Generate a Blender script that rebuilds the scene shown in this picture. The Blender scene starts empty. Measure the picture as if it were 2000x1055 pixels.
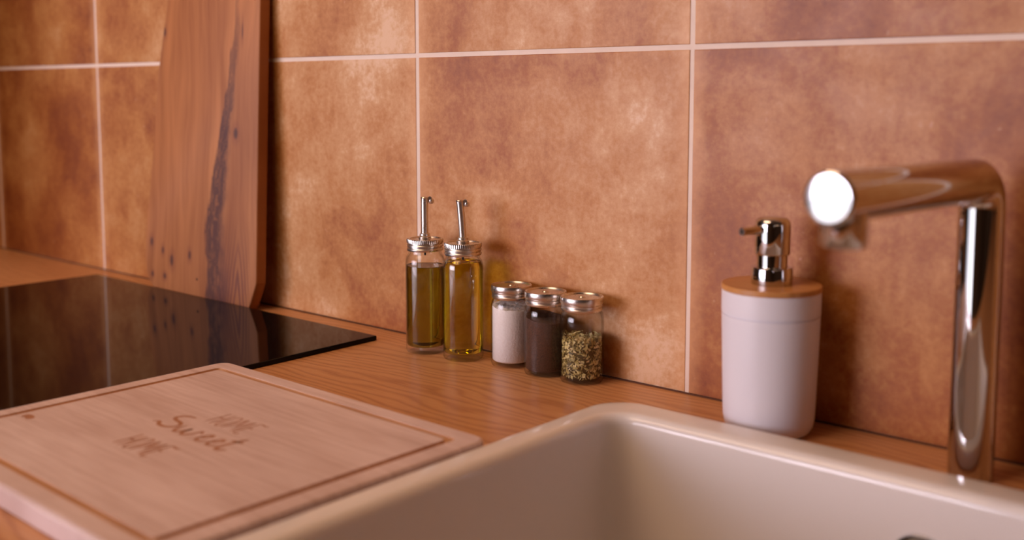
import bpy, bmesh, math, random
from mathutils import Vector, Matrix, noise

random.seed(7)
scene = bpy.context.scene
COL = scene.collection

# ------------------------------------------------------------------ camera
cam_d = bpy.data.cameras.new('camera')
cam = bpy.data.objects.new('camera', cam_d)
COL.objects.link(cam)
yaw, pit = -0.7124, 0.0998
fwd = Vector((math.sin(yaw) * math.cos(pit), math.cos(yaw) * math.cos(pit), -math.sin(pit)))
right = Vector((math.cos(yaw), -math.sin(yaw), 0.0))
up = right.cross(fwd)
cam.matrix_world = Matrix(((right.x, up.x, -fwd.x, 0.0),
                           (right.y, up.y, -fwd.y, -0.7909),
                           (right.z, up.z, -fwd.z, 0.2632),
                           (0, 0, 0, 1)))
cam_d.sensor_width = 36.0
cam_d.sensor_fit = 'HORIZONTAL'
cam_d.lens = 2088.15 / 2000 * 36
cam_d.shift_y = -(527.5 - 388.0) / 2000
cam_d.clip_start = 0.02
cam_d.dof.use_dof = True
cam_d.dof.focus_distance = 1.03
cam_d.dof.aperture_fstop = 3.6
scene.camera = cam

# ------------------------------------------------------------------ light and exposure
scene.view_settings.view_transform = 'Standard'
scene.view_settings.look = 'None'
scene.view_settings.gamma = 1.0
scene.view_settings.use_curve_mapping = False
scene.view_settings.exposure = 0.0

world = bpy.data.worlds.new('daylight')
scene.world = world
world.use_nodes = True
world.node_tree.nodes['Background'].inputs['Color'].default_value = (0.75, 0.82, 1.0, 1)
world.node_tree.nodes['Background'].inputs['Strength'].default_value = 1.0

WIN = dict(x0=-3.6, x1=-0.95, z0=-0.75, z1=1.32)      # glazed door opposite the worktop
ZS = -0.10                                            # sky above, garden ground below
YF = -3.2                                            # inner face of the wall with the window


def daylight(name, z0, z1, power, color, spread=42):
    wl = bpy.data.lights.new(name, 'AREA')
    wl.shape = 'RECTANGLE'
    wl.size = WIN['x1'] - WIN['x0']
    wl.size_y = z1 - z0
    wl.energy = power * 0.92
    wl.color = color
    wlo = bpy.data.objects.new(name, wl)
    COL.objects.link(wlo)
    wlo.location = ((WIN['x0'] + WIN['x1']) / 2, YF - 0.12, (z0 + z1) / 2)
    aim = Vector((-0.80, 0.0, 0.30)) - wlo.location    # beam aimed, and narrowed by choice so light falls off to both sides
    wlo.rotation_euler = aim.to_track_quat('-Z', 'Y').to_euler()
    wl.spread = math.radians(spread)


daylight('sky_daylight', ZS, WIN['z1'], 11.0, (1.0, 0.87, 1.0))
daylight('garden_daylight', WIN['z0'], ZS, 0.8, (1.0, 0.90, 0.90))
cl = bpy.data.lights.new('warm_fill_light', 'AREA')  # unseen warm fill, added overhead to lift the worktop and sink shadows
cl.shape = 'DISK'
cl.size = 1.6
cl.energy = 29.0
cl.color = (1.0, 0.62, 0.37)
clo = bpy.data.objects.new('warm_fill_light', cl)
COL.objects.link(clo)
clo.location = (-1.10, -1.45, 1.80)


scene.cycles.max_bounces = 14
scene.cycles.transmission_bounces = 12
scene.cycles.transparent_max_bounces = 24
scene.cycles.glossy_bounces = 6
scene.cycles.diffuse_bounces = 5
scene.cycles.caustics_refractive = True
scene.cycles.caustics_reflective = True
scene.cycles.blur_glossy = 0.6
scene.cycles.sample_clamp_indirect = 6.0

# ------------------------------------------------------------------ helpers
def link_mesh(name, bm, mat, parent=None, smooth=40):
    bm.normal_update()
    me = bpy.data.meshes.new(name)
    bm.to_mesh(me)
    bm.free()
    if smooth:
        me.shade_smooth()
        me.set_sharp_from_angle(angle=math.radians(smooth))
    if mat:
        me.materials.append(mat)
    o = bpy.data.objects.new(name, me)
    COL.objects.link(o)
    if parent:
        o.parent = parent
    return o


def thing(name, label, cat, loc=(0, 0, 0), rotz=0.0, group=None):
    o = bpy.data.objects.new(name, None)
    o.empty_display_size = 0.02
    COL.objects.link(o)
    o.location = loc
    o.rotation_euler = (0, 0, rotz)
    tag(o, label, cat, group)
    return o


def tag(o, label, cat, group=None):
    o['label'] = label
    o['category'] = cat
    if group:
        o['group'] = group
    return o


def structure(o):
    o['kind'] = 'structure'
    return o


def add_box(bm, x0, x1, y0, y1, z0, z1, bevel=0.0, seg=2):
    r = bmesh.ops.create_cube(bm, size=1.0)
    vs = r['verts']
    for v in vs:
        v.co = Vector(((x0 + x1) / 2 + v.co.x * (x1 - x0), (y0 + y1) / 2 + v.co.y * (y1 - y0), (z0 + z1) / 2 + v.co.z * (z1 - z0)))
    if bevel:
        es = list({e for v in vs for e in v.link_edges})
        bmesh.ops.bevel(bm, geom=es, offset=bevel, segments=seg, affect='EDGES', profile=0.5)
    return bm


def box(*a, **k):
    return add_box(bmesh.new(), *a, **k)


def loft(bm, rings, close_start=True, close_end=True, loop=False):
    vr = [[bm.verts.new(p) for p in ring] for ring in rings]
    n = len(vr[0])
    pairs = list(zip(vr[:-1], vr[1:]))
    if loop:
        pairs.append((vr[-1], vr[0]))
    for a, b in pairs:
        for i in range(n):
            j = (i + 1) % n
            bm.faces.new((a[i], a[j], b[j], b[i]))
    if not loop:
        if close_start:
            bm.faces.new(list(reversed(vr[0])))
        if close_end:
            bm.faces.new(vr[-1])
    return vr


def lathe(profile, n=48, bm=None, mod=None, center=(0, 0), cap=True):
    """profile: list of (r, z); r = 0 ends become poles"""
    bm = bm or bmesh.new()
    prev = None
    for k, (r, z) in enumerate(profile):
        if r <= 1e-7:
            cur = [bm.verts.new((center[0], center[1], z))]
        else:
            cur = []
            for i in range(n):
                a = 2 * math.pi * i / n
                rr = r * (mod(k, i) if mod else 1.0)
                cur.append(bm.verts.new((center[0] + rr * math.cos(a), center[1] + rr * math.sin(a), z)))
        if prev:
            if len(prev) == 1 and len(cur) > 1:
                for i in range(n):
                    bm.faces.new((prev[0], cur[(i + 1) % n], cur[i]))
            elif len(cur) == 1 and len(prev) > 1:
                for i in range(n):
                    bm.faces.new((prev[i], prev[(i + 1) % n], cur[0]))
            elif len(cur) > 1:
                for i in range(n):
                    j = (i + 1) % n
                    bm.faces.new((prev[i], prev[j], cur[j], cur[i]))
        prev = cur
    bmesh.ops.recalc_face_normals(bm, faces=bm.faces)
    return bm


def tube_along(pts, radii, n=32, bm=None, caps=True):
    """circular sections carried along a polyline"""
    bm = bm or bmesh.new()
    pts = [Vector(p) for p in pts]
    rings = []
    t0 = (pts[1] - pts[0]).normalized()
    ref = Vector((0, 0, 1)) if abs(t0.z) < 0.9 else Vector((1, 0, 0))
    u = t0.cross(ref).normalized()
    for i, p in enumerate(pts):
        if i == 0:
            t = t0
        elif i == len(pts) - 1:
            t = (pts[-1] - pts[-2]).normalized()
        else:
            t = ((pts[i + 1] - p).normalized() + (p - pts[i - 1]).normalized()).normalized()
        u = (u - t * u.dot(t)).normalized()
        w = t.cross(u)
        r = radii[i] if isinstance(radii, (list, tuple)) else radii
        rings.append([p + (u * math.cos(2 * math.pi * k / n) + w * math.sin(2 * math.pi * k / n)) * r for k in range(n)])
    loft(bm, rings, caps, caps)
    bmesh.ops.recalc_face_normals(bm, faces=bm.faces)
    return bm


def rrect(x0, x1, y0, y1, r, z, seg=8):
    pts = []
    for cx, cy, a0 in ((x1 - r, y1 - r, 0), (x0 + r, y1 - r, 90), (x0 + r, y0 + r, 180), (x1 - r, y0 + r, 270)):
        for k in range(seg + 1):
            a = math.radians(a0 + 90 * k / seg)
            pts.append(Vector((cx + r * math.cos(a), cy + r * math.sin(a), z)))
    return pts


def ribbon(bm, pts, width, z=0.0, thick=0.00025, rings=True):
    """a flat brush stroke with round ends, lying in the xy plane"""
    P = []
    pts = [Vector((p[0], p[1])) for p in pts]
    # Catmull-Rom resample
    ext = [pts[0] * 2 - pts[1]] + pts + [pts[-1] * 2 - pts[-2]]
    for i in range(1, len(ext) - 2):
        for k in range(8):
            t = k / 8
            a, b, c, d = ext[i - 1], ext[i], ext[i + 1], ext[i + 2]
            P.append(0.5 * (2 * b + (c - a) * t + (2 * a - 5 * b + 4 * c - d) * t * t + (3 * b - a - 3 * c + d) * t ** 3))
    P.append(pts[-1])
    m = len(P)
    L, R = [], []
    for i, p in enumerate(P):
        t = (P[min(i + 1, m - 1)] - P[max(i - 1, 0)]).normalized()
        nrm = Vector((-t.y, t.x))
        f = i / (m - 1)
        w = width(f) if callable(width) else width
        w *= min(1.0, 0.35 + 6 * min(f, 1 - f))
        L.append(p + nrm * w / 2)
        R.append(p - nrm * w / 2)
    top = [bm.verts.new((q.x, q.y, z + thick)) for q in L], [bm.verts.new((q.x, q.y, z + thick)) for q in R]
    bot = [bm.verts.new((q.x, q.y, z)) for q in L], [bm.verts.new((q.x, q.y, z)) for q in R]
    for i in range(m - 1):
        bm.faces.new((top[0][i], top[1][i], top[1][i + 1], top[0][i + 1]))
        bm.faces.new((top[0][i + 1], bot[0][i + 1], bot[0][i], top[0][i]))
        bm.faces.new((top[1][i], bot[1][i], bot[1][i + 1], top[1][i + 1]))
    bm.faces.new((top[0][0], bot[0][0], bot[1][0], top[1][0]))
    bm.faces.new((top[1][-1], bot[1][-1], bot[0][-1], top[0][-1]))


# ------------------------------------------------------------------ material helpers
class NT:
    def __init__(self, name):
        self.m = bpy.data.materials.new(name)
        self.m.use_nodes = True
        self.t = self.m.node_tree
        self.t.nodes.clear()
        self.out = self.t.nodes.new('ShaderNodeOutputMaterial')

    def n(self, typ, **props):
        nd = self.t.nodes.new('ShaderNode' + typ)
        for k, v in props.items():
            setattr(nd, k, v)
        return nd

    def set(self, sock, v):
        if hasattr(v, 'links') or isinstance(v, bpy.types.NodeSocket):
            self.t.links.new(v, sock)
        else:
            if isinstance(v, (tuple, list)) and len(v) == 3 and sock.type == 'RGBA':
                v = (*v, 1.0)
            sock.default_value = v

    def math(self, op, a, b=0.0, c=None, clamp=False):
        nd = self.n('Math', operation=op, use_clamp=clamp)
        self.set(nd.inputs[0], a)
        self.set(nd.inputs[1], b)
        if c is not None:
            self.set(nd.inputs[2], c)
        return nd.outputs[0]

    def vmath(self, op, a, b):
        nd = self.n('VectorMath', operation=op)
        self.set(nd.inputs[0], a)
        self.set(nd.inputs[1], b)
        return nd.outputs[0]

    def mix(self, f, a, b, blend='MIX'):
        nd = self.n('Mix', data_type='RGBA', blend_type=blend)
        self.set(nd.inputs[0], f)
        self.set(nd.inputs[6], a)
        self.set(nd.inputs[7], b)
        return nd.outputs[2]

    def noise(self, vec, scale, detail=4, rough=0.55, dist=0.0):
        nd = self.n('TexNoise')
        self.set(nd.inputs['Vector'], vec)
        nd.inputs['Scale'].default_value = scale
        nd.inputs['Detail'].default_value = detail
        nd.inputs['Roughness'].default_value = rough
        nd.inputs['Distortion'].default_value = dist
        return nd.outputs['Fac']

    def rng(self, v, a, b, lo=0.0, hi=1.0, smooth=False):
        nd = self.n('MapRange', interpolation_type='SMOOTHSTEP' if smooth else 'LINEAR')
        self.set(nd.inputs[0], v)
        for i, q in enumerate((a, b, lo, hi)):
            self.set(nd.inputs[1 + i], q)
        return nd.outputs[0]

    def obj(self):
        return self.n('TexCoord').outputs['Object']

    def sep(self, v):
        nd = self.n('SeparateXYZ')
        self.set(nd.inputs[0], v)
        return nd.outputs

    def com(self, x, y, z):
        nd = self.n('CombineXYZ')
        for i, q in enumerate((x, y, z)):
            self.set(nd.inputs[i], q)
        return nd.outputs[0]

    def scale(self, v, s):
        nd = self.n('Mapping')
        self.set(nd.inputs[0], v)
        nd.inputs['Scale'].default_value = s
        return nd.outputs[0]

    def bump(self, h, strength, dist=0.001):
        nd = self.n('Bump')
        nd.inputs['Strength'].default_value = strength
        nd.inputs['Distance'].default_value = dist
        self.set(nd.inputs['Height'], h)
        return nd.outputs[0]

    def bsdf(self, color, rough=0.5, metal=0.0, normal=None, **kw):
        nd = self.n('BsdfPrincipled')
        self.set(nd.inputs['Base Color'], color)
        self.set(nd.inputs['Roughness'], rough)
        nd.inputs['Metallic'].default_value = metal
        if normal is not None:
            self.set(nd.inputs['Normal'], normal)
        for k, v in kw.items():
            self.set(nd.inputs[k.replace('_', ' ')], v)
        self.t.links.new(nd.outputs[0], self.out.inputs['Surface'])
        return self.m


def plain(name, color, rough=0.5, metal=0.0, var=0.04, scale=30.0, bump=0.0, **kw):
    t = NT(name)
    co = t.obj()
    f = t.noise(co, scale, 4)
    lo = tuple(c * (1 - var) for c in color)
    hi = tuple(min(1, c * (1 + var)) for c in color)
    nrm = t.bump(t.noise(co, scale * 8, 3), bump) if bump else None
    return t.bsdf(t.mix(f, lo, hi), rough, metal, nrm, **kw)


def make_tile_mat():
    t = NT('terracotta_glaze')
    oi = t.n('ObjectInfo')
    co = t.obj()
    p = t.vmath('ADD', co, t.vmath('MULTIPLY', oi.outputs['Location'], (3.7, 1.0, 5.3)))
    warp = t.n('TexNoise')
    t.set(warp.inputs['Vector'], p)
    warp.inputs['Scale'].default_value = 7.0
    warp.inputs['Detail'].default_value = 3
    pw = t.vmath('ADD', p, t.vmath('MULTIPLY', t.vmath('SUBTRACT', warp.outputs['Color'], (.5, .5, .5)), (.07, .07, .07)))
    big = t.noise(pw, 5.5, 5, 0.55)
    mid = t.noise(pw, 24, 6, 0.65)
    fine = t.noise(p, 160, 4, 0.7)
    streak = t.noise(t.scale(p, (60, 60, 13)), 1.0, 4, 0.6)
    f = t.math('MULTIPLY', big, 0.95)
    f = t.math('ADD', f, t.math('MULTIPLY', mid, 0.42))
    f = t.math('ADD', f, t.math('MULTIPLY', fine, 0.34))
    f = t.math('ADD', f, t.math('MULTIPLY', streak, 0.14))
    tone = t.n('SeparateColor')                           # each tile's tone, partly painted light falloff, kept in its object colour
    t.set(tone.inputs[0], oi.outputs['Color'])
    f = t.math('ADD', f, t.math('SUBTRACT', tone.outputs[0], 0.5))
    f = t.rng(f, 0.66, 1.17)
    ramp = t.n('ValToRGB')
    t.set(ramp.inputs[0], f)
    e = ramp.color_ramp.elements
    e[0].position, e[0].color = 0.0, (0.21, 0.050, 0.009, 1)
    e[1].position, e[1].color = 1.0, (0.68, 0.44, 0.265, 1)
    for pos, c in ((0.3, (0.33, 0.105, 0.021, 1)), (0.55, (0.45, 0.188, 0.050, 1)), (0.8, (0.56, 0.295, 0.125, 1))):
        q = e.new(pos)
        q.color = c
    s = t.sep(co)
    # lighter wear of the glaze along the tile edges
    ax = t.math('ABSOLUTE', s[0])
    edge = t.rng(t.math('ADD', ax, t.math('MULTIPLY', mid, 0.012)), 0.152, 0.172, 0, 0.45, True)
    col = t.mix(edge, ramp.outputs[0], (0.68, 0.36, 0.16))
    flecks = t.rng(t.noise(p, 90, 2, 0.5), 0.70, 0.80, 0, 0.45)
    col = t.mix(flecks, col, (0.72, 0.42, 0.25))
    h = t.math('ADD', t.math('MULTIPLY', mid, 0.7), t.math('MULTIPLY', fine, 0.35))
    rough = t.rng(mid, 0.3, 0.7, 0.48, 0.38)
    return t.bsdf(col, rough, 0, t.bump(h, 0.22, 0.0012), Specular_IOR_Level=0.36)


def make_oak_mat():
    t = NT('oiled_oak')
    s = t.sep(t.obj())
    x, y, z = s[0], s[1], s[2]
    slow = t.noise(t.com(t.math('MULTIPLY', x, 2.2), t.math('MULTIPLY', y, 7.0), z), 1.0, 3, 0.5)
    yy = t.math('ADD', y, t.math('MULTIPLY', t.math('SUBTRACT', slow, 0.5), 0.16))
    band = t.math('MULTIPLY', yy, 2 * math.pi * 95)
    jit = t.noise(t.com(t.math('MULTIPLY', x, 9.0), t.math('MULTIPLY', y, 60.0), z), 1.0, 4, 0.6)
    w = t.math('SINE', t.math('ADD', band, t.math('MULTIPLY', jit, 7.0)))
    w = t.math('POWER', t.math('MULTIPLY', t.math('ADD', w, 1.0), 0.5), 2.2)
    fib = t.noise(t.com(t.math('MULTIPLY', x, 28.0), t.math('MULTIPLY', y, 900.0), z), 1.0, 3, 0.6)
    tone = t.noise(t.com(t.math('MULTIPLY', x, 1.6), t.math('MULTIPLY', y, 11.0), z), 1.0, 3, 0.5)
    f = t.math('ADD', t.math('MULTIPLY', w, 0.30), t.math('MULTIPLY', fib, 0.50))
    f = t.math('ADD', f, t.math('MULTIPLY', tone, 0.5))
    f = t.rng(f, 0.25, 1.0)
    ramp = t.n('ValToRGB')
    t.set(ramp.inputs[0], f)
    e = ramp.color_ramp.elements
    e[0].position, e[0].color = 0, (0.67, 0.365, 0.168, 1)
    e[1].position, e[1].color = 1, (0.34, 0.13, 0.048, 1)
    q = e.new(0.5)
    q.color = (0.55, 0.262, 0.110, 1)
    return t.bsdf(ramp.outputs[0], t.rng(fib, 0.3, 0.7, 0.30, 0.42), 0, t.bump(t.math('ADD', w, fib), 0.12, 0.0006))


def make_beech_mat(name, tint, rough=0.42):
    t = NT(name)
    s = t.sep(t.obj())
    x, y, z = s[0], s[1], s[2]
    strip = t.math('FLOOR', t.math('MULTIPLY', t.math('ADD', y, 0.5), 30.0))
    wn = t.n('TexWhiteNoise', noise_dimensions='1D')
    t.set(wn.inputs['W'], strip)
    grain = t.noise(t.com(t.math('ADD', t.math('MULTIPLY', x, 14.0), t.math('MULTIPLY', strip, 3.1)), t.math('MULTIPLY', y, 260.0), z), 1.0, 4, 0.62)
    cloud = t.noise(t.com(t.math('MULTIPLY', x, 9.0), t.math('MULTIPLY', y, 24.0), z), 1.0, 3, 0.5)
    f = t.math('ADD', t.math('MULTIPLY', grain, 0.75), t.math('MULTIPLY', cloud, 0.5))
    f = t.math('ADD', f, t.math('MULTIPLY', wn.outputs['Value'], 0.12))
    f = t.rng(f, 0.38, 0.95)
    lo = tuple(c * 1.14 for c in tint)
    hi = (tint[0] * 0.72, tint[1] * 0.62, tint[2] * 0.56)
    return t.bsdf(t.mix(f, lo, hi), rough, 0, t.bump(grain, 0.1, 0.0005))


KNOTS = [(-1.2871, 0.0636, .0035, .006), (-1.2588, 0.0545, .0028, .005), (-1.2377, 0.0433, .004, .008), (-1.1966, 0.0539, .003, .006),
         (-1.2538, 0.0210, .0035, .004), (-1.2829, 0.0206, .003, .004), (-1.1017, 0.2119, .0045, .007), (-1.2624, 0.34, .003, .006), (-1.0920, 0.335, .0012, .010)]
NAIL = (-1.1791, 0.0250)


def make_slab_mat():
    """old walnut-like slab: brown face, dark heart streak, knots"""
    t = NT('knotty_slab')
    s = t.sep(t.obj())
    x, z = s[0], s[2]
    wob = t.noise(t.com(t.math('MULTIPLY', x, 30.0), 0.0, t.math('MULTIPLY', z, 14.0)), 1.0, 4, 0.6)
    wobc = t.math('SUBTRACT', wob, 0.5)
    slow = t.noise(t.com(t.math('MULTIPLY', x, 12.0), 0.0, t.math('MULTIPLY', z, 3.0)), 1.0, 3, 0.5)
    grain = t.noise(t.com(t.math('MULTIPLY', t.math('ADD', x, t.math('MULTIPLY', slow, 0.05)), 220.0), 0.0, t.math('MULTIPLY', z, 7.0)), 1.0, 4, 0.6)
    broad = t.noise(t.com(t.math('MULTIPLY', t.math('ADD', x, t.math('MULTIPLY', slow, 0.08)), 36.0), 0.0, t.math('MULTIPLY', z, 3.5)), 1.0, 3, 0.5)
    f = t.math('ADD', t.math('MULTIPLY', grain, 0.40), t.math('MULTIPLY', broad, 0.95))
    f = t.rng(f, 0.45, 0.90)
    col = t.mix(f, (0.47, 0.185, 0.060), (0.25, 0.080, 0.022))
    # heart streak
    fc = t.n('FloatCurve')
    t.set(fc.inputs['Value'], t.math('MULTIPLY', z, 2.0))
    cu = fc.mapping.curves[0]
    pts = [(0.0, 1.136), (0.043, 1.1375), (0.12, 1.143), (0.182, 1.1445), (0.27, 1.138), (0.374, 1.129), (0.5, 1.118), (0.624, 1.109), (0.8, 1.10), (1.0, 1.095)]
    cu.points[0].location = (pts[0][0], (pts[0][1] - 1.05) * 8)
    cu.points[1].location = (pts[-1][0], (pts[-1][1] - 1.05) * 8)
    for a, b in pts[1:-1]:
        cu.points.new(a, (b - 1.05) * 8)
    fc.mapping.update()
    xc = t.math('MULTIPLY', t.math('ADD', t.math('MULTIPLY', fc.outputs[0], 0.125), 1.05), -1.0)
    dx = t.math('SUBTRACT', t.math('ADD', x, t.math('ADD', t.math('MULTIPLY', wobc, 0.026), t.math('MULTIPLY', t.math('SUBTRACT', grain, 0.5), 0.012))), xc)
    wid = t.rng(z, 0.0, 0.36, 0.0230, 0.0050)
    rel = t.math('DIVIDE', dx, wid)                       # -1 .. 1 across the streak
    left_edge = t.rng(rel, -1.05, -0.75, 0, 1, True)
    right_edge = t.rng(rel, 0.5, 1.5, 1, 0, True)
    streak = t.math('MULTIPLY', left_edge, right_edge)
    swirl = t.noise(t.com(t.math('MULTIPLY', dx, 190.0), 0.0, t.math('MULTIPLY', z, 42.0)), 1.0, 5, 0.7, 1.2)
    streak = t.math('MULTIPLY', streak, t.rng(swirl, 0.30, 0.52, 0.35, 1.0))
    streak = t.math('MULTIPLY', streak, t.rng(z, 0.22, 0.38, 1.0, 0.3))
    col = t.mix(t.math('MULTIPLY', streak, 0.92), col, (0.065, 0.020, 0.018))
    # flame figure to the right of the streak near the foot
    fl = t.math('ADD', t.math('MULTIPLY', t.math('POWER', t.math('ABSOLUTE', t.math('SUBTRACT', x, -1.092)), 1.25), 16.0), z)
    flw = t.math('SINE', t.math('ADD', t.math('MULTIPLY', fl, 150.0), t.math('MULTIPLY', wob, 5.0)))
    flm = t.math('MULTIPLY', t.rng(t.math('ABSOLUTE', t.math('SUBTRACT', x, -1.100)), 0.018, 0.042, 1, 0, True), t.rng(z, 0.02, 0.13, 1, 0, True))
    col = t.mix(t.math('MULTIPLY', flm, t.rng(flw, -0.4, 0.9, 0.25, 0.85)), col, (0.12, 0.033, 0.026))
    # knots
    for kx, kz, rx, rz in KNOTS:
        d = t.math('ADD', t.math('POWER', t.math('ABSOLUTE', t.math('DIVIDE', t.math('SUBTRACT', t.math('ADD', x, t.math('MULTIPLY', wobc, 0.004)), kx), rx)), 2.0),
                   t.math('POWER', t.math('ABSOLUTE', t.math('DIVIDE', t.math('SUBTRACT', z, kz), rz)), 2.0))
        core = t.rng(d, 0.1, 1.6, 0.85, 0.0, True)
        halo = t.rng(d, 0.8, 7.0, 0.35, 0.0, True)
        col = t.mix(halo, col, (0.19, 0.055, 0.028))
        col = t.mix(core, col, (0.06, 0.022, 0.02))
    return t.bsdf(col, 0.55, 0, t.bump(grain, 0.1, 0.0006), Specular_IOR_Level=0.3)


def make_thin_glass():
    """clear jar glass: passes straight through, reflects more towards the rim"""
    t = NT('clear_glass')
    lw = t.n('LayerWeight')
    lw.inputs['Blend'].default_value = 0.5
    fr = t.math('ADD', t.math('MULTIPLY', t.math('POWER', lw.outputs['Facing'], 5.0), 0.80), 0.035)
    tint = t.mix(t.math('POWER', lw.outputs['Facing'], 4.0), (0.99, 0.99, 0.985), (0.60, 0.60, 0.56))
    tr = t.n('BsdfTransparent')
    t.set(tr.inputs[0], tint)
    gl = t.n('BsdfGlossy')
    gl.inputs['Roughness'].default_value = 0.03
    mx = t.n('MixShader')
    t.set(mx.inputs[0], fr)
    t.t.links.new(tr.outputs[0], mx.inputs[1])
    t.t.links.new(gl.outputs[0], mx.inputs[2])
    t.t.links.new(mx.outputs[0], t.out.inputs['Surface'])
    return t.m


def make_liquid(name, color, ior=1.46, density=60.0):
    t = NT(name)
    g = t.n('BsdfGlass')
    g.inputs['Color'].default_value = (1, 1, 1, 1)
    g.inputs['IOR'].default_value = ior
    g.inputs['Roughness'].default_value = 0.0
    va = t.n('VolumeAbsorption')
    va.inputs['Color'].default_value = (*color, 1)
    va.inputs['Density'].default_value = density
    t.t.links.new(g.outputs[0], t.out.inputs['Surface'])
    t.t.links.new(va.outputs[0], t.out.inputs['Volume'])
    return t.m


def make_salt_dust():
    t = NT('salt_dust')
    co = t.obj()
    s = t.sep(co)
    n1 = t.noise(co, 260, 4, 0.7)
    m = t.math('MULTIPLY', t.rng(n1, 0.42, 0.68), t.rng(s[2], 0.058, 0.0675, 0.75, 0.25))
    tr = t.n('BsdfTransparent')
    df = t.n('BsdfDiffuse')
    df.inputs[0].default_value = (0.82, 0.76, 0.72, 1)
    mx = t.n('MixShader')
    t.set(mx.inputs[0], m)
    t.t.links.new(tr.outputs[0], mx.inputs[1])
    t.t.links.new(df.outputs[0], mx.inputs[2])
    t.t.links.new(mx.outputs[0], t.out.inputs['Surface'])
    return t.m


def make_salt():
    t = NT('salt')
    co = t.obj()
    n1 = t.noise(co, 500, 3, 0.6)
    return t.bsdf(t.mix(t.rng(n1, 0.3, 0.7), (0.88, 0.84, 0.82), (0.95, 0.93, 0.91)), 0.6, 0, t.bump(n1, 0.5, 0.001))


def make_pepper():
    t = NT('ground_pepper')
    co = t.obj()
    n1 = t.noise(co, 700, 3, 0.7)
    n2 = t.noise(co, 60, 3, 0.5)
    c = t.mix(t.rng(n1, 0.3, 0.7), (0.03, 0.013, 0.007), (0.135, 0.055, 0.028))
    c = t.mix(t.rng(n2, 0.35, 0.65, 0, 0.4), c, (0.06, 0.03, 0.02))
    return t.bsdf(c, 0.75, 0, t.bump(n1, 0.6, 0.001))


def make_herb():
    t = NT('dried_herb')
    g = t.n('NewGeometry')
    r = g.outputs['Random Per Island']
    ramp = t.n('ValToRGB')
    t.set(ramp.inputs[0], r)
    e = ramp.color_ramp.elements
    e[0].position, e[0].color = 0, (0.20, 0.15, 0.045, 1)
    e[1].position, e[1].color = 1, (0.92, 0.80, 0.42, 1)
    q = e.new(0.5)
    q.color = (0.56, 0.47, 0.16, 1)
    return t.bsdf(ramp.outputs[0], 0.7)


def make_chrome(name, color=(0.62, 0.61, 0.615), rough=0.035):
    t = NT(name)
    n1 = t.noise(t.obj(), 60, 3, 0.5)
    return t.bsdf(t.mix(n1, color, tuple(c * 0.97 for c in color)), t.rng(n1, 0.3, 0.7, rough, rough * 1.4), 1.0)


M = dict(
    tile=make_tile_mat(),
    grout=plain('pale_grout', (0.74, 0.61, 0.52), 0.85, var=0.10, scale=45, bump=0.25),
    sealant=plain('dark_joint', (0.12, 0.055, 0.035), 0.95, Specular_IOR_Level=0.0),
    oak=make_oak_mat(),
    slab=make_slab_mat(),
    beech=make_beech_mat('beech_board', (0.72, 0.60, 0.60)),
    groove=make_beech_mat('scorched_groove', (0.58, 0.325, 0.17)),
    burn=plain('burnt_engraving', (0.40, 0.185, 0.105), 0.6, var=0.25, scale=120),
    hob=plain('black_ceramic_glass', (0.006, 0.005, 0.005), 0.03, var=0.2, scale=4, IOR=1.22),
    hole=plain('nail_hole', (0.006, 0.004, 0.004), 0.9),
    glass=make_thin_glass(),
    olive=make_liquid('olive_oil', (0.70, 0.665, 0.02), 1.47, 122.0),
    amber=make_liquid('pale_vinegar', (1.0, 0.965, 0.06), 1.45, 65.0),
    salt=make_salt(),
    dust=make_salt_dust(),
    pepper=make_pepper(),
    herb=make_herb(),
    herb_core=plain('herb_shade', (0.09, 0.065, 0.02), 0.9),
    chrome=make_chrome('chrome'),
    satin=make_chrome('satin_steel', (0.70, 0.655, 0.61), 0.24),
    rubber=plain('dark_rubber', (0.03, 0.03, 0.032), 0.6),
    plastic=plain('white_plastic', (0.74, 0.72, 0.77), 0.36, var=0.01),
    bamboo=make_beech_mat('bamboo_lid', (0.57, 0.275, 0.085), 0.4),
    ceramic=plain('white_fireclay', (0.78, 0.745, 0.725), 0.12, var=0.015, scale=8),
    plaster=plain('warm_plaster', (0.10, 0.066, 0.048), 0.9),
    ceiling=plain('ceiling_paint', (0.62, 0.55, 0.46), 0.9),
    floor=plain('brown_floor', (0.16, 0.085, 0.05), 0.5, var=0.2, scale=5),
    frame=plain('white_frame_paint', (0.7, 0.66, 0.62), 0.4),
)

# ------------------------------------------------------------------ the room
XL, XR, ZF, ZC = -4.3, 1.9, -0.9, 1.85
XS = -1.925                                               # unseen tall unit past the worktop, added to shade the left tiles
TILE, GAP = 0.3333, 0.0046
X_D, Z_H = -0.4815, 0.3008                               # one upright joint, the level joint

wall_back = structure(link_mesh('wall_back', box(XL, XR, 0.0007, 0.12, ZF, ZC), M['grout'], smooth=0))
wall_back['label'] = 'splashback wall of terracotta tiles with pale grout'


def tile_mesh(name, w, h):
    bm = box(-w / 2, w / 2, 0.0, 0.0080, -h / 2, h / 2)
    es = [e for e in bm.edges if all(v.co.y < 0.001 for v in e.verts)]
    bmesh.ops.bevel(bm, geom=es, offset=0.0007, segments=2, affect='EDGES', profile=0.6)
    bm.normal_update()
    me = bpy.data.meshes.new(name)
    bm.to_mesh(me)
    bm.free()
    me.shade_smooth()
    me.set_sharp_from_angle(angle=math.radians(15))
    me.materials.append(M['tile'])
    return me


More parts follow.
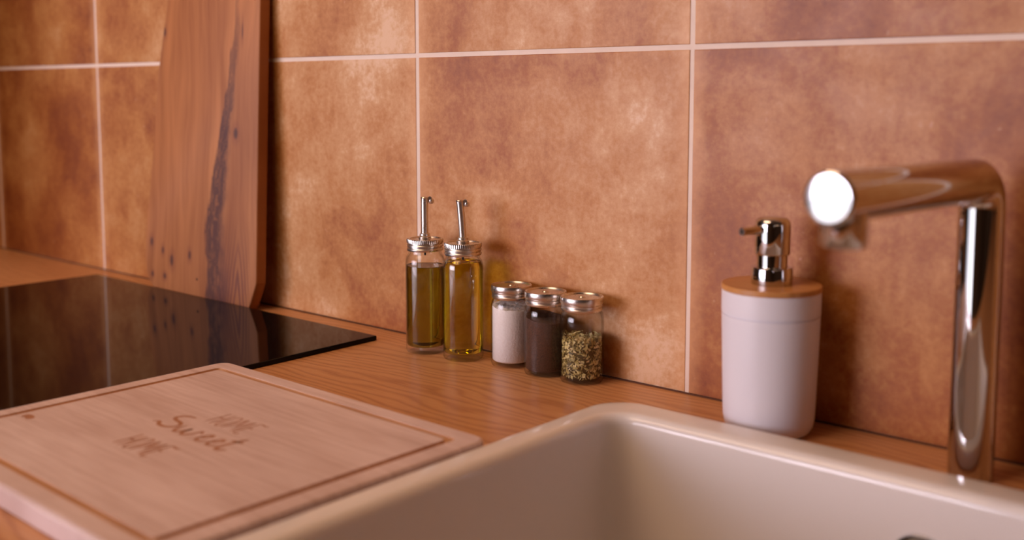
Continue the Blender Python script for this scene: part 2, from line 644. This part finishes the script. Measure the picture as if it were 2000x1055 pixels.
full = tile_mesh('tile', TILE - GAP, TILE - GAP)
low_h = Z_H - GAP / 2 - 0.0014
cut = tile_mesh('tile_cut', TILE - GAP, low_h)
FALLOFF_TONE = {(0, 0): -0.085, (-1, 0): 0.0, (-2, 0): 0.07, (-3, 0): -0.06, (-4, 0): -0.09, (-5, 0): -0.12,
        (0, 1): -0.01, (-1, 1): 0.03, (-2, 1): 0.05, (-3, 1): -0.03, (-4, 1): -0.07}  # hand-set tones paint the wall's dim and bright stretches into whole tiles
for k in range(-7, 6):
    xc = X_D + TILE * (k + 0.5)
    for row in range(3):
        o = bpy.data.objects.new('tile', cut if row == 0 else full)
        COL.objects.link(o)
        o.parent = wall_back
        zc = 0.0014 + low_h / 2 if row == 0 else Z_H + TILE * (row - 0.5)
        tn = FALLOFF_TONE.get((k, row), random.uniform(-0.05, 0.05)) + 0.5
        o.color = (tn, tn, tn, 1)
        o.location = (xc + random.uniform(-.0003, .0003), random.uniform(-.0002, .0001), zc)
        o.rotation_euler = (random.uniform(-.001, .001), 0, random.uniform(-.001, .001))

structure(link_mesh('trim_1', box(XS, 1.55, -0.0006, 0.0007, 0.0, 0.0013), M['sealant'], smooth=0))
structure(link_mesh('wall_west', box(XL - 0.1, XL, YF, 0.12, ZF, ZC), M['plaster'], smooth=0))
structure(link_mesh('unseen_tall_unit', box(XS - 0.1, XS, -0.64, -0.0002, ZF, ZC), M['plaster'], smooth=0))
structure(link_mesh('wall_right', box(XR, XR + 0.1, YF, 0.12, ZF, ZC), M['plaster'], smooth=0))
bm = bmesh.new()
add_box(bm, XL, WIN['x0'], YF - 0.1, YF, ZF, ZC)
add_box(bm, WIN['x1'], XR, YF - 0.1, YF, ZF, ZC)
add_box(bm, WIN['x0'], WIN['x1'], YF - 0.1, YF, WIN['z1'], ZC)
add_box(bm, WIN['x0'], WIN['x1'], YF - 0.1, YF, ZF, WIN['z0'])
structure(link_mesh('wall_front', bm, M['plaster'], smooth=0))
structure(link_mesh('floor', box(XL, XR, YF, 0.12, ZF - 0.1, ZF), M['floor'], smooth=0))
structure(link_mesh('ceiling', box(XL, XR, YF, 0.12, ZC, ZC + 0.1), M['ceiling'], smooth=0))
win = bmesh.new()
fw = 0.06
xm = (WIN['x0'] + WIN['x1']) / 2
for a, b in ((WIN['x0'], WIN['x0'] + fw), (-2.95, -2.85), (-2.32, -2.22), (-1.86, -1.78), (WIN['x1'] - fw, WIN['x1'])):
    add_box(win, a, b, YF - 0.08, YF - 0.02, WIN['z0'], WIN['z1'], 0.004)
for a, b in ((WIN['z0'], WIN['z0'] + fw), (WIN['z1'] - fw, WIN['z1'])):
    add_box(win, WIN['x0'], WIN['x1'], YF - 0.08, YF - 0.02, a, b, 0.004)
structure(link_mesh('window_1', win, M['frame']))

# ------------------------------------------------------------------ worktop
SX0, SX1, SY0, SY1 = -0.4975, 0.065, -0.505, -0.0875      # outer edge of the sink
wt = bmesh.new()
hx0, hx1, hy0, hy1 = SX0 + 0.006, SX1 - 0.006, SY0 + 0.006, SY1 - 0.006
add_box(wt, XS + 0.0004, hx0, -0.63, -0.0006, -0.04, 0.0)
add_box(wt, hx1, 1.55, -0.63, -0.0006, -0.04, 0.0)
add_box(wt, hx0, hx1, hy1, -0.0006, -0.04, 0.0)
add_box(wt, hx0, hx1, -0.63, hy0, -0.04, 0.0)
tag(link_mesh('worktop', wt, M['oak'], smooth=0), 'oiled oak worktop with long grain running along the tiled wall', 'worktop')

# ------------------------------------------------------------------ hob
hob = thing('induction_hob', 'black glass hob set on the oak worktop, mirroring tiles and wooden slab', 'hob', (-1.1325, -0.300, 0))
link_mesh('glass_top', box(-0.2945, 0.2945, -0.2600, 0.2597, 0.0002, 0.0052, 0.0010, 2), M['hob'], hob, 15)

# ------------------------------------------------------------------ serving board leaning on the wall
theta = math.atan(0.0532)
slab_outline = [(-1.272, 0.0), (-1.284, 0.004), (-1.2935, 0.012), (-1.299, 0.022), (-1.3031, 0.044), (-1.3020, 0.070), (-1.2991, 0.0966), (-1.293, 0.140), (-1.2871, 0.1853),
                (-1.2825, 0.235), (-1.2781, 0.2844), (-1.2686, 0.3315), (-1.257, 0.381), (-1.243, 0.425), (-1.226, 0.452), (-1.205, 0.464), (-1.18, 0.468),
                (-1.10, 0.468), (-1.078, 0.463), (-1.064, 0.452), (-1.0585, 0.435), (-1.0575, 0.30), (-1.0560, 0.15), (-1.0545, 0.034), (-1.0575, 0.026), (-1.0665, 0.006), (-1.0705, 0.0)]
bm = bmesh.new()
fr = [bm.verts.new((x, 0.0, z)) for x, z in slab_outline]
bk = [bm.verts.new((x, 0.0150, z)) for x, z in slab_outline]
bm.faces.new(fr)
bm.faces.new(list(reversed(bk)))
nn = len(fr)
for i in range(nn):
    j = (i + 1) % nn
    bm.faces.new((fr[j], fr[i], bk[i], bk[j]))
bmesh.ops.recalc_face_normals(bm, faces=bm.faces)
es = [e for e in bm.edges if abs(e.verts[0].co.y - e.verts[1].co.y) < 1e-6]
bmesh.ops.bevel(bm, geom=es, offset=0.0022, segments=3, affect='EDGES', profile=0.5)
slab = thing('serving_board', 'tall knotty brown wooden board leaning upright against the tiles behind the hob', 'board')
sb = link_mesh('slab', bm, M['slab'], slab, 15)
sb.location = (0, -0.0392, 0.0010)
sb.rotation_euler = (-theta, 0, 0)
hb = lathe([(0, 0.0004), (0.0013, 0.0004), (0.0017, 0.0), (0.0017, -0.001), (0, -0.001)], 16)
nh = link_mesh('nail_hole', hb, M['hole'], slab)
nh['label'] = 'small black nail hole near the foot'
nh.rotation_euler = (math.radians(90) - theta, 0, 0)
nh.location = (NAIL[0], -0.0392 + NAIL[1] * 0.0532 + 0.00, NAIL[1] + 0.001)

# ------------------------------------------------------------------ engraved cutting board
CBX, CBY = -0.6672, -0.3712
cb = thing('cutting_board', 'light wooden cutting board engraved with lettering, lying between hob and sink', 'board', (CBX, CBY, 0), -0.016)
W2, D2, T = 0.1665, 0.1365, 0.0160
bm = bmesh.new()
g0, g1, gd = 0.0165, 0.0225, 0.0034


def cbr(inset, z, r):
    return rrect(-W2 + inset, W2 - inset, -D2 + inset, D2 - inset, r, z, 8)


loft(bm, [cbr(0.0015, 0.0002, .0105), cbr(0.0, 0.0018, .012), cbr(0.0, T - .0028, .012), cbr(0.0008, T - .0009, .0115), cbr(0.0026, T, .010), cbr(g0, T, .006), cbr(g0 + .0002, T - gd - .0012, .006)], True, False)
loft(bm, [cbr(g1 - .0002, T - gd - .0012, .004), cbr(g1, T, .004)], False, True)
bmesh.ops.recalc_face_normals(bm, faces=bm.faces)
link_mesh('board', bm, M['beech'], cb, 14)
bm = bmesh.new()
rings = []
for k in range(9):
    a = k / 8
    rings.append(cbr(g0 + (g1 - g0) * a, T - 0.0002 - gd * math.sin(math.pi * a) ** 0.8, .006 - .002 * a))
loft(bm, rings, False, False)
bmesh.ops.recalc_face_normals(bm, faces=bm.faces)
for f in bm.faces:
    if f.normal.z < 0:
        f.normal_flip()
gro = link_mesh('juice_groove', bm, M['groove'], cb, 60)
gro['label'] = 'browner juice groove running round the board'


def to_cb(p):
    return (p[0] - CBX, p[1] - CBY)


def stroke_set(strokes, width, label):
    bm = bmesh.new()
    for st in strokes:
        w = width
        pts = st
        if isinstance(st, tuple):
            pts, w = st
        ribbon(bm, [to_cb(p) for p in pts], w, T - 0.00005, 0.00016)
    o = link_mesh('lettering', bm, M['burn'], cb, 0)
    o['label'] = label
    return o


def home_strokes(x0, y0, h):
    """tall thin capitals H O M E, the E ending in a little flourish"""
    def P(u, v):
        return (x0 + u, y0 + v * h)
    S = []
    S.append([P(0.0000, 0), P(0.0003, .5), P(0.0000, 1.0)])
    S.append([P(0.0066, -.03), P(0.0068, .5), P(0.0072, .98)])
    S.append([P(-0.0004, .50), P(0.0035, .54), P(0.0074, .53)])
    S.append([P(0.0150, .98), P(0.0118, .80), P(0.0108, .45), P(0.0124, .10), P(0.0152, .0), P(0.0180, .12), P(0.0190, .5), P(0.0180, .86), P(0.0150, .98)])
    S.append([P(0.0222, -.02), P(0.0228, .5), P(0.0240, 1.0)])
    S.append([P(0.0240, 1.0), P(0.0268, .62), P(0.0286, .32)])
    S.append([P(0.0286, .32), P(0.0308, .65), P(0.0330, 1.0)])
    S.append([P(0.0330, 1.0), P(0.0338, .5), P(0.0346, -.02)])
    S.append([P(0.0380, 0), P(0.0380, .5), P(0.0384, .98)])
    S.append([P(0.0380, .98), P(0.0420, 1.0), P(0.0450, .95), P(0.0486, 1.0)])
    S.append([P(0.0381, .52), P(0.0410, .55), P(0.0436, .52)])
    S.append([P(0.0380, .0), P(0.0412, -.04), P(0.0446, .03)])
    return S


stroke_set(home_strokes(-0.6888, -0.3488, 0.0238), 0.0014, 'upper word HOME in thin burnt capitals')
stroke_set(home_strokes(-0.6940, -0.4192, 0.0238), 0.0020, 'lower word HOME in bolder burnt capitals')
B = -0.3775
sweet = [
    ([(-.7000, -.3487), (-.7060, -.3496), (-.7118, -.3530), (-.7130, -.3580), (-.7080, -.3612), (-.6990, -.3628), (-.6940, -.3665), (-.6945, -.3722), (-.7010, -.3757), (-.7085, -.3752), (-.7140, -.3715), (-.7185, -.3742)], 0.0033),
    ([(-.6892, -.3632), (-.6887, -.3712), (-.6850, -.3768), (-.6806, -.3735), (-.6786, -.3655), (-.6783, -.3722), (-.6746, -.3771), (-.6697, -.3730), (-.6674, -.3642), (-.6632, -.3676)], 0.0029),
    ([(-.6590, -.3725), (-.6545, -.3700), (-.6517, -.3662), (-.6538, -.3636), (-.6572, -.3660), (-.6585, -.3720), (-.6556, -.3770), (-.6510, -.3764), (-.6470, -.3728)], 0.0028),
    ([(-.6445, -.3730), (-.6400, -.3704), (-.6374, -.3668), (-.6394, -.3642), (-.6428, -.3664), (-.6440, -.3725), (-.6410, -.3774), (-.6366, -.3766), (-.6330, -.3735)], 0.0028),
    ([(-.6273, -.3512), (-.6285, -.3600), (-.6300, -.3700), (-.6290, -.3775), (-.6250, -.3785), (-.6205, -.3745)], 0.0035),
    ([(-.6345, -.3608), (-.6285, -.3600), (-.6225, -.3592)], 0.0024),
]
stroke_set(sweet, 0.002, 'word Sweet in a burnt brush script')
bm = bmesh.new()
ribbon(bm, [to_cb((-0.8055, -0.4330)), to_cb((-0.7990, -0.4314)), to_cb((-0.7925, -0.4335))], 0.0066, T - 0.00005, 0.00016)
sm = link_mesh('scorch_mark', bm, M['burn'], cb, 0)
sm['label'] = 'small brown scorch mark beside the groove'

# ------------------------------------------------------------------ glass bottles with pourers
BR = 0.0200


def cap_mod(n_ridge, rows):
    def f(k, i):
        return 1.0 + (0.014 * (1 if i % 2 else -1) if k in rows else 0.0)
    return f


def make_bottle(name, label, loc, liquid, lname, fill, tilt, rot, cat='bottle', group='oil and vinegar bottles'):
    b = thing(name, label, cat, loc, rot, group)
    prof = [(0, 0.0006), (0.0145, 0.0006), (0.0172, 0.0), (0.0190, 0.0010), (0.0200, 0.0032), (0.0200, 0.0905), (0.0197, 0.0945), (0.0186, 0.0982), (0.0172, 0.1000), (0.0167, 0.1015), (0.0167, 0.1130),
            (0.0150, 0.1130), (0.0150, 0.1012), (0.0158, 0.0995), (0.0180, 0.0970), (0.0190, 0.0937), (0.0193, 0.0900), (0.0193, 0.0088), (0.0180, 0.0068), (0.0120, 0.0062), (0, 0.0060)]
    link_mesh('glass', lathe(prof, 56), M['glass'], b, 35)
    lp = [(0, 0.0064), (0.0120, 0.0066), (0.0178, 0.0072), (0.0191, 0.0092), (0.0192, 0.0120)]
    top = min(fill, 0.0900)
    lp.append((0.0192, top - 0.0006))
    if fill > 0.0915:
        lp += [(0.0190, 0.0930), (0.0182, 0.0960)]
        top = fill
        lp += [(0.0174, top - 0.0003), (0.0168, top - 0.0007), (0, top - 0.0008)]
    else:
        lp += [(0.0191, top), (0.0184, top - 0.0005), (0, top - 0.0006)]
    lo = link_mesh(lname, lathe(lp, 56), liquid, b, 35)
    cp = [(0.0172, 0.1040), (0.0180, 0.1038), (0.0183, 0.1046), (0.0183, 0.1060), (0.0176, 0.1068), (0.0176, 0.1074), (0.0183, 0.1082), (0.0183, 0.1096), (0.0176, 0.1104), (0.0176, 0.1108),
          (0.0184, 0.1116), (0.0184, 0.1146), (0.0180, 0.1156), (0.0170, 0.1159), (0.0160, 0.1155), (0.0157, 0.1148), (0.0, 0.1148)]
    cp = cp + [(0.0, 0.1136), (0.0168, 0.1136), (0.0170, 0.1040), (0.0172, 0.1040)]
    cap = link_mesh('screw_cap', lathe(cp, 120, mod=cap_mod(60, (11, 12))), M['satin'], b, 30)
    # pourer: collar, tube (leaning by tilt), flap and weight
    bmc = lathe([(0, 0.1146), (0.0062, 0.1146), (0.0064, 0.1152), (0.0064, 0.1176), (0.0052, 0.1186), (0.0052, 0.1206), (0.0044, 0.1212), (0, 0.1212)], 32)
    link_mesh('pourer_collar', bmc, M['satin'], b, 35)
    pts, rr = [], []
    for k in range(11):
        f = k / 10
        zz = 0.1200 + 0.0365 * f
        pts.append((tilt * (f ** 1.3) * 0.0365, 0, zz))
        rr.append(0.0037)
    tb = tube_along(pts, rr, 24)
    sp = link_mesh('pourer_tube', tb, M['satin'], b, 35)
    tx, tz = pts[-1][0], pts[-1][2]
    fb = bmesh.new()
    lathe([(0, tz - 0.0002), (0.0040, tz - 0.0002), (0.0042, tz + 0.0004), (0.0036, tz + 0.0012), (0, tz + 0.0014)], 24, fb, center=(tx, 0))
    add_box(fb, tx + 0.0020, tx + 0.0058, -0.0013, 0.0013, tz - 0.0004, tz + 0.0008, 0.0003)
    link_mesh('pourer_flap', fb, M['satin'], b, 35)
    wb = bmesh.new()
    for yy in (-0.0016, 0.0016):
        tube_along([(tx + 0.0052, yy - 0.0006, tz - 0.0002), (tx + 0.0052, yy + 0.0006, tz - 0.0002)], 0.0019, 14, wb)
    lathe([(0, tz - 0.0058), (0.0020, tz - 0.0054), (0.0029, tz - 0.0036), (0.0026, tz - 0.0014), (0.0012, tz - 0.0004), (0, tz - 0.0003)], 20, wb, center=(tx + 0.0066, 0))
    link_mesh('flap_weight', wb, M['satin'], b, 35)
    ib = lathe([(0, 0.0985), (0.0009, 0.0985), (0.0011, 0.0996), (0.0011, 0.1036), (0.0080, 0.1040), (0.0088, 0.1052), (0.0088, 0.1132), (0, 0.1134)], 24)
    link_mesh('stopper', ib, M['rubber'], b, 35)
    return b


make_bottle('oil_bottle', 'glass pourer bottle of dark green oil, nearer the hob', (-0.7665, -0.0380, 0), M['olive'], 'oil', 0.0885, 0.0, 0.75)
make_bottle('vinegar_bottle', 'glass pourer bottle of pale golden liquid with a tilted spout', (-0.7168, -0.0348, 0), M['amber'], 'vinegar', 0.0975, -0.075, 0.70)

# ------------------------------------------------------------------ spice jars
JR = 0.0201


def make_jar(name, label, loc, rot):
    j = thing(name, label, 'jar', loc, rot, 'small glass spice jars with silver lids')
    prof = [(0, 0.0008), (0.0150, 0.0008), (0.0172, 0.0), (0.0190, 0.0008), (0.0199, 0.0033), (0.0201, 0.0060), (0.0201, 0.0560), (0.0198, 0.0595), (0.0188, 0.0632), (0.0176, 0.0652), (0.0172, 0.0665), (0.0172, 0.0760),
            (0.0156, 0.0760), (0.0156, 0.0664), (0.0164, 0.0644), (0.0178, 0.0620), (0.0186, 0.0590), (0.0188, 0.0560), (0.0188, 0.0070), (0.0180, 0.0050), (0.0150, 0.0042), (0, 0.0040)]
    link_mesh('glass', lathe(prof, 56), M['glass'], j, 35)
    lid = bmesh.new()
    lp = [(0.0176, 0.0662), (0.0187, 0.0660), (0.0191, 0.0668), (0.0191, 0.0680), (0.0183, 0.0688), (0.0183, 0.0693), (0.0190, 0.0700), (0.0190, 0.0712), (0.0183, 0.0720), (0.0183, 0.0725),
          (0.0196, 0.0728), (0.0198, 0.0734), (0.0198, 0.0776), (0.0194, 0.0785), (0.0182, 0.0787), (0.0174, 0.0780), (0.0170, 0.0770), (0.0, 0.0768), (0.0, 0.0758), (0.0172, 0.0758), (0.0174, 0.0664), (0.0176, 0.0662)]
    lathe(lp, 64, lid)
    link_mesh('lid', lid, M['satin'], j, 30)
    kb = lathe([(0, 0.0767), (0.0150, 0.0767), (0.0152, 0.0771), (0.0148, 0.0774), (0.0034, 0.0774), (0.0030, 0.0778), (0.0026, 0.0784), (0.0010, 0.0788), (0, 0.0788)], 40)
    link_mesh('shaker_dial', kb, M['satin'], j, 30)
    return j


def fill_mesh(r, z0, top, n=48, amp=0.0):
    """a filling with a flat foot and an uneven top given by top(x, y)"""
    bm = bmesh.new()
    rings = []
    lev = [(r * 0.9, z0), (r, z0 + 0.0015)]
    for rr, z in lev:
        rings.append([Vector((rr * math.cos(2 * math.pi * i / n), rr * math.sin(2 * math.pi * i / n), z)) for i in range(n)])
    for k in (1.0, 0.8, 0.55, 0.3, 0.08):
        ring = []
        for i in range(n):
            a = 2 * math.pi * i / n
            x, y = r * k * math.cos(a), r * k * math.sin(a)
            ring.append(Vector((x, y, top(x, y) + amp * noise.noise(Vector((x * 300, y * 300, 1.7))))))
        rings.append(ring)
    loft(bm, rings)
    bmesh.ops.recalc_face_normals(bm, faces=bm.faces)
    return bm


ja = make_jar('salt_jar', 'small glass jar of white salt, beside the golden bottle', (-0.6645, -0.0224, 0), 0.3)
link_mesh('salt', fill_mesh(0.0185, 0.0047, lambda x, y: 0.0575 - 0.10 * x + 0.05 * y, amp=0.0010), M['salt'], ja, 60)['kind'] = 'stuff'
db = lathe([(0.0184, 0.0560), (0.01845, 0.0585), (0.0176, 0.0618), (0.0163, 0.0640), (0.0155, 0.0660)], 48)
sd = link_mesh('salt_dust', db, M['dust'], ja, 60)
sd['kind'] = 'stuff'
jb = make_jar('pepper_jar', 'small glass jar of ground dark pepper, middle of the three jars', (-0.6190, -0.0264, 0), 0.0)
link_mesh('ground_pepper', fill_mesh(0.0185, 0.0047, lambda x, y: 0.0535 - 0.16 * x + 0.04 * y, amp=0.0008), M['pepper'], jb, 60)['kind'] = 'stuff'
jc = make_jar('herb_jar', 'small glass jar half full of dried green herb flakes', (-0.5774, -0.0250, 0), 0.6)
link_mesh('herb_heap', fill_mesh(0.0168, 0.0050, lambda x, y: 0.0385, amp=0.001), M['herb_core'], jc, 60)['kind'] = 'stuff'
hbm = bmesh.new()
rnd = random.Random(11)
for i in range(1450):
    a = rnd.uniform(0, 2 * math.pi)
    if i < 1150:
        rad = rnd.uniform(0.0165, 0.0183)
        z = 0.0055 + rnd.random() ** 0.95 * (0.0365 + 0.0020 * math.sin(a * 3))
    else:
        rad = 0.0178 * math.sqrt(rnd.random())
        z = rnd.uniform(0.0370, 0.0430)
    c = Vector((rad * math.cos(a), rad * math.sin(a), z))
    out = Vector((math.cos(a), math.sin(a), 0)) if i < 1150 else Vector((0, 0, 1))
    q = (out + Vector((rnd.gauss(0, .45), rnd.gauss(0, .45), rnd.gauss(0, .45)))).normalized()
    t1 = q.cross(Vector((rnd.gauss(0, 1), rnd.gauss(0, 1), rnd.gauss(0, 1)))).normalized()
    t2 = q.cross(t1)
    ln, wd = rnd.choice((1.0, 1.0, 1.5)) * rnd.uniform(0.0022, 0.0056), rnd.choice((0.6, 1.0, 1.0, 1.9)) * rnd.uniform(0.0009, 0.0016)
    bend = rnd.uniform(-0.0006, 0.0006)
    P = [c - t1 * ln * .5, c - t2 * wd * .6 + q * bend, c + t1 * ln * .5, c + t2 * wd * .6 + q * bend]
    lim = 0.0186
    vs = []
    for p in P:
        h = math.hypot(p.x, p.y)
        if h > lim:
            p = Vector((p.x * lim / h, p.y * lim / h, p.z))
        p.z = max(p.z, 0.0045)
        vs.append(hbm.verts.new(p))
    hbm.faces.new((vs[0], vs[1], vs[2]))
    hbm.faces.new((vs[0], vs[2], vs[3]))
link_mesh('herb_flakes', hbm, M['herb'], jc, 0)['kind'] = 'stuff'

# ------------------------------------------------------------------ soap dispenser
sdx = thing('soap_dispenser', 'white soap dispenser with bamboo lid and chrome pump behind the sink', 'dispenser', (-0.3806, -0.0440, 0))
body = [(0, 0.0005), (0.0255, 0.0005), (0.0275, 0.0), (0.0312, 0.0018), (0.0337, 0.0058), (0.0348, 0.0112), (0.0353, 0.0200), (0.0362, 0.0500), (0.0370, 0.0800), (0.0373, 0.0925),
        (0.0363, 0.0928), (0.0363, 0.0937), (0.0375, 0.0940), (0.0376, 0.1080), (0.0376, 0.1108), (0.0372, 0.1114), (0, 0.1114)]
link_mesh('body', lathe(body, 72), M['plastic'], sdx, 30)
link_mesh('bamboo_lid', lathe([(0, 0.1114), (0.0374, 0.1114), (0.0380, 0.1119), (0.0380, 0.1152), (0.0375, 0.1158), (0, 0.1158)], 72), M['bamboo'], sdx, 30)
link_mesh('pump_collar', lathe([(0, 0.1156), (0.0150, 0.1156), (0.0157, 0.1160), (0.0158, 0.1166), (0.0158, 0.1280), (0.0153, 0.1290), (0.0145, 0.1292), (0.0121, 0.1293), (0.0119, 0.1298), (0.0119, 0.1300), (0, 0.1300)], 56), M['chrome'], sdx, 30)
link_mesh('pump_stem', lathe([(0, 0.1296), (0.0117, 0.1296), (0.0117, 0.1400), (0, 0.1400)], 48), M['chrome'], sdx, 30)
head = link_mesh('pump_head', lathe([(0, 0.1388), (0.0128, 0.1388), (0.0133, 0.1393), (0.0135, 0.1400), (0.0135, 0.1612), (0.0131, 0.1640), (0.0118, 0.1661), (0.0092, 0.1675), (0.0050, 0.1682), (0, 0.1684)], 56), M['chrome'], sdx, 30)
nz = tube_along([(-0.0005, 0.0, 0.1586), (-0.0036, -0.0120, 0.1586), (-0.0100, -0.0300, 0.1582)], [0.0036, 0.0034, 0.0030], 24, caps=True)
link_mesh('nozzle', nz, M['chrome'], head, 40)
d = Vector((-0.0064, -0.0180, -0.0004)).normalized()
e = Vector((-0.0100, -0.0300, 0.1582))
link_mesh('nozzle_rim', tube_along([e - d * 0.0006, e + d * 0.0002], 0.0031, 24), M['satin'], head, 40)
link_mesh('nozzle_opening', tube_along([e - d * 0.0008, e + d * 0.0004], 0.0012, 16), M['hole'], head, 40)

# ------------------------------------------------------------------ sink
sink = thing('sink', 'white glazed ceramic sink let into the oak worktop in front of the tap', 'sink', (0, 0, 0))
ix0, ix1, iy0, iy1 = SX0 + 0.0245, SX1 - 0.030, SY0 + 0.030, SY1 - 0.0325
ZR = 0.0140


def sr(ins, z, r):
    return rrect(SX0 + ins, SX1 - ins, SY0 + ins, SY1 - ins, r, z, 12)


def si(ins, z, r):
    return rrect(ix0 + ins, ix1 - ins, iy0 + ins, iy1 - ins, r, z, 12)


bm = bmesh.new()
rings = [si(0.06, -0.214, .03), si(-0.004, -0.210, .03), si(-0.010, -0.190, .026), si(-0.010, -0.010, .026), sr(0.010, 0.0003, .026), sr(0.0006, 0.0004, .034), sr(0.0, 0.0016, .034)]
for k in range(1, 7):                                    # rolled outer edge
    a = math.radians(90 * k / 6)
    rings.append(sr(0.0035 * (1 - math.cos(a)), ZR - 0.0035 + 0.0035 * math.sin(a), .034 - .0035 * (1 - math.cos(a))))
for k in range(0, 8):                                    # rolled inner edge
    a = math.radians(90 * k / 7)
    rings.append(si(-0.0085 * (1 - math.sin(a)), ZR - 0.0085 + 0.0085 * math.cos(a), .022 + .0085 * (1 - math.sin(a))))
rings += [si(0.0012, -0.06, .021), si(0.003, -0.150, .022)]
for k in range(1, 7):
    a = math.radians(90 * k / 6)
    rings.append(si(0.003 + 0.022 * (1 - math.cos(a)), -0.165 - 0.022 * math.sin(a), .022 + .012 * k / 6))
rings += [si(0.10, -0.1890, .04), si(0.17, -0.190, .02)]
loft(bm, rings)
bmesh.ops.recalc_face_normals(bm, faces=bm.faces)
link_mesh('basin', bm, M['ceramic'], sink, 40)
ov = lathe([(0, 0.0), (0.0150, 0.0), (0.0165, 0.0010), (0.0172, 0.0026), (0.0190, 0.0034), (0.0212, 0.0022), (0.0220, 0.0), (0.0220, -0.002), (0, -0.002)], 48)
ovo = link_mesh('overflow_ring', ov, M['chrome'], sink, 40)
ovo.rotation_euler = (math.radians(90), 0, 0)
ovo.location = (-0.2318, iy1 - 0.0007, -0.0410)
dr = lathe([(0, 0.0020), (0.030, 0.0020), (0.040, 0.0012), (0.044, 0.0030), (0.046, 0.0), (0, -0.001)], 48)
dro = link_mesh('drain', dr, M['chrome'], sink, 40)
dro.location = ((ix0 + ix1) / 2, (iy0 + iy1) / 2, -0.1900)

# ------------------------------------------------------------------ tap
tx, ty = -0.2272, -0.0465
TR = 0.0149
tap = thing('tap', 'tall chrome sink tap with a square-bent spout reaching over the sink', 'tap', (tx, ty, 0))
sd_ = Vector((-0.070, -1.0, 0.008)).normalized()         # spout direction
ztop = 0.2052
pts = [Vector((0, 0, 0.0)), Vector((0, 0, 0.06)), Vector((0, 0, 0.12)), Vector((0, 0, ztop - 0.021))]
cr = 0.019
cc = Vector((0, 0, ztop - cr)) + Vector((sd_.x, sd_.y, 0)).normalized() * cr
hd = Vector((sd_.x, sd_.y, 0)).normalized()
for k in range(0, 13):
    a = math.radians(90 * k / 12)
    pts.append(cc - hd * cr * math.cos(a) + Vector((0, 0, 1)) * cr * math.sin(a))
p_end = pts[-1]
for s in (0.04, 0.09, 0.14, 0.187):
    pts.append(p_end + sd_ * s)
link_mesh('spout_pipe', tube_along(pts, TR, 48), M['chrome'], tap, 40)
E_ = pts[-1]
bm = tube_along([E_, E_ + sd_ * 0.0012, E_ + sd_ * 0.0022, E_ + sd_ * 0.0028], [TR, TR, TR - 0.0006, TR - 0.0020], 48)
link_mesh('end_cap', bm, M['chrome'], tap, 12)
A = E_ - sd_ * 0.0160
bm = tube_along([A + Vector((0, 0, -0.008)), A + Vector((0, 0, -0.0262)), A + Vector((0, 0, -0.0272)), A + Vector((0, 0, -0.0273))], [0.0128, 0.0128, 0.0121, 0.0105], 40)
aer = link_mesh('aerator', bm, M['chrome'], tap, 40)
bm = tube_along([A + Vector((0, 0, -0.0268)), A + Vector((0, 0, -0.0278))], [0.0098, 0.0094], 32)
link_mesh('aerator_mesh', bm, M['rubber'], aer, 40)
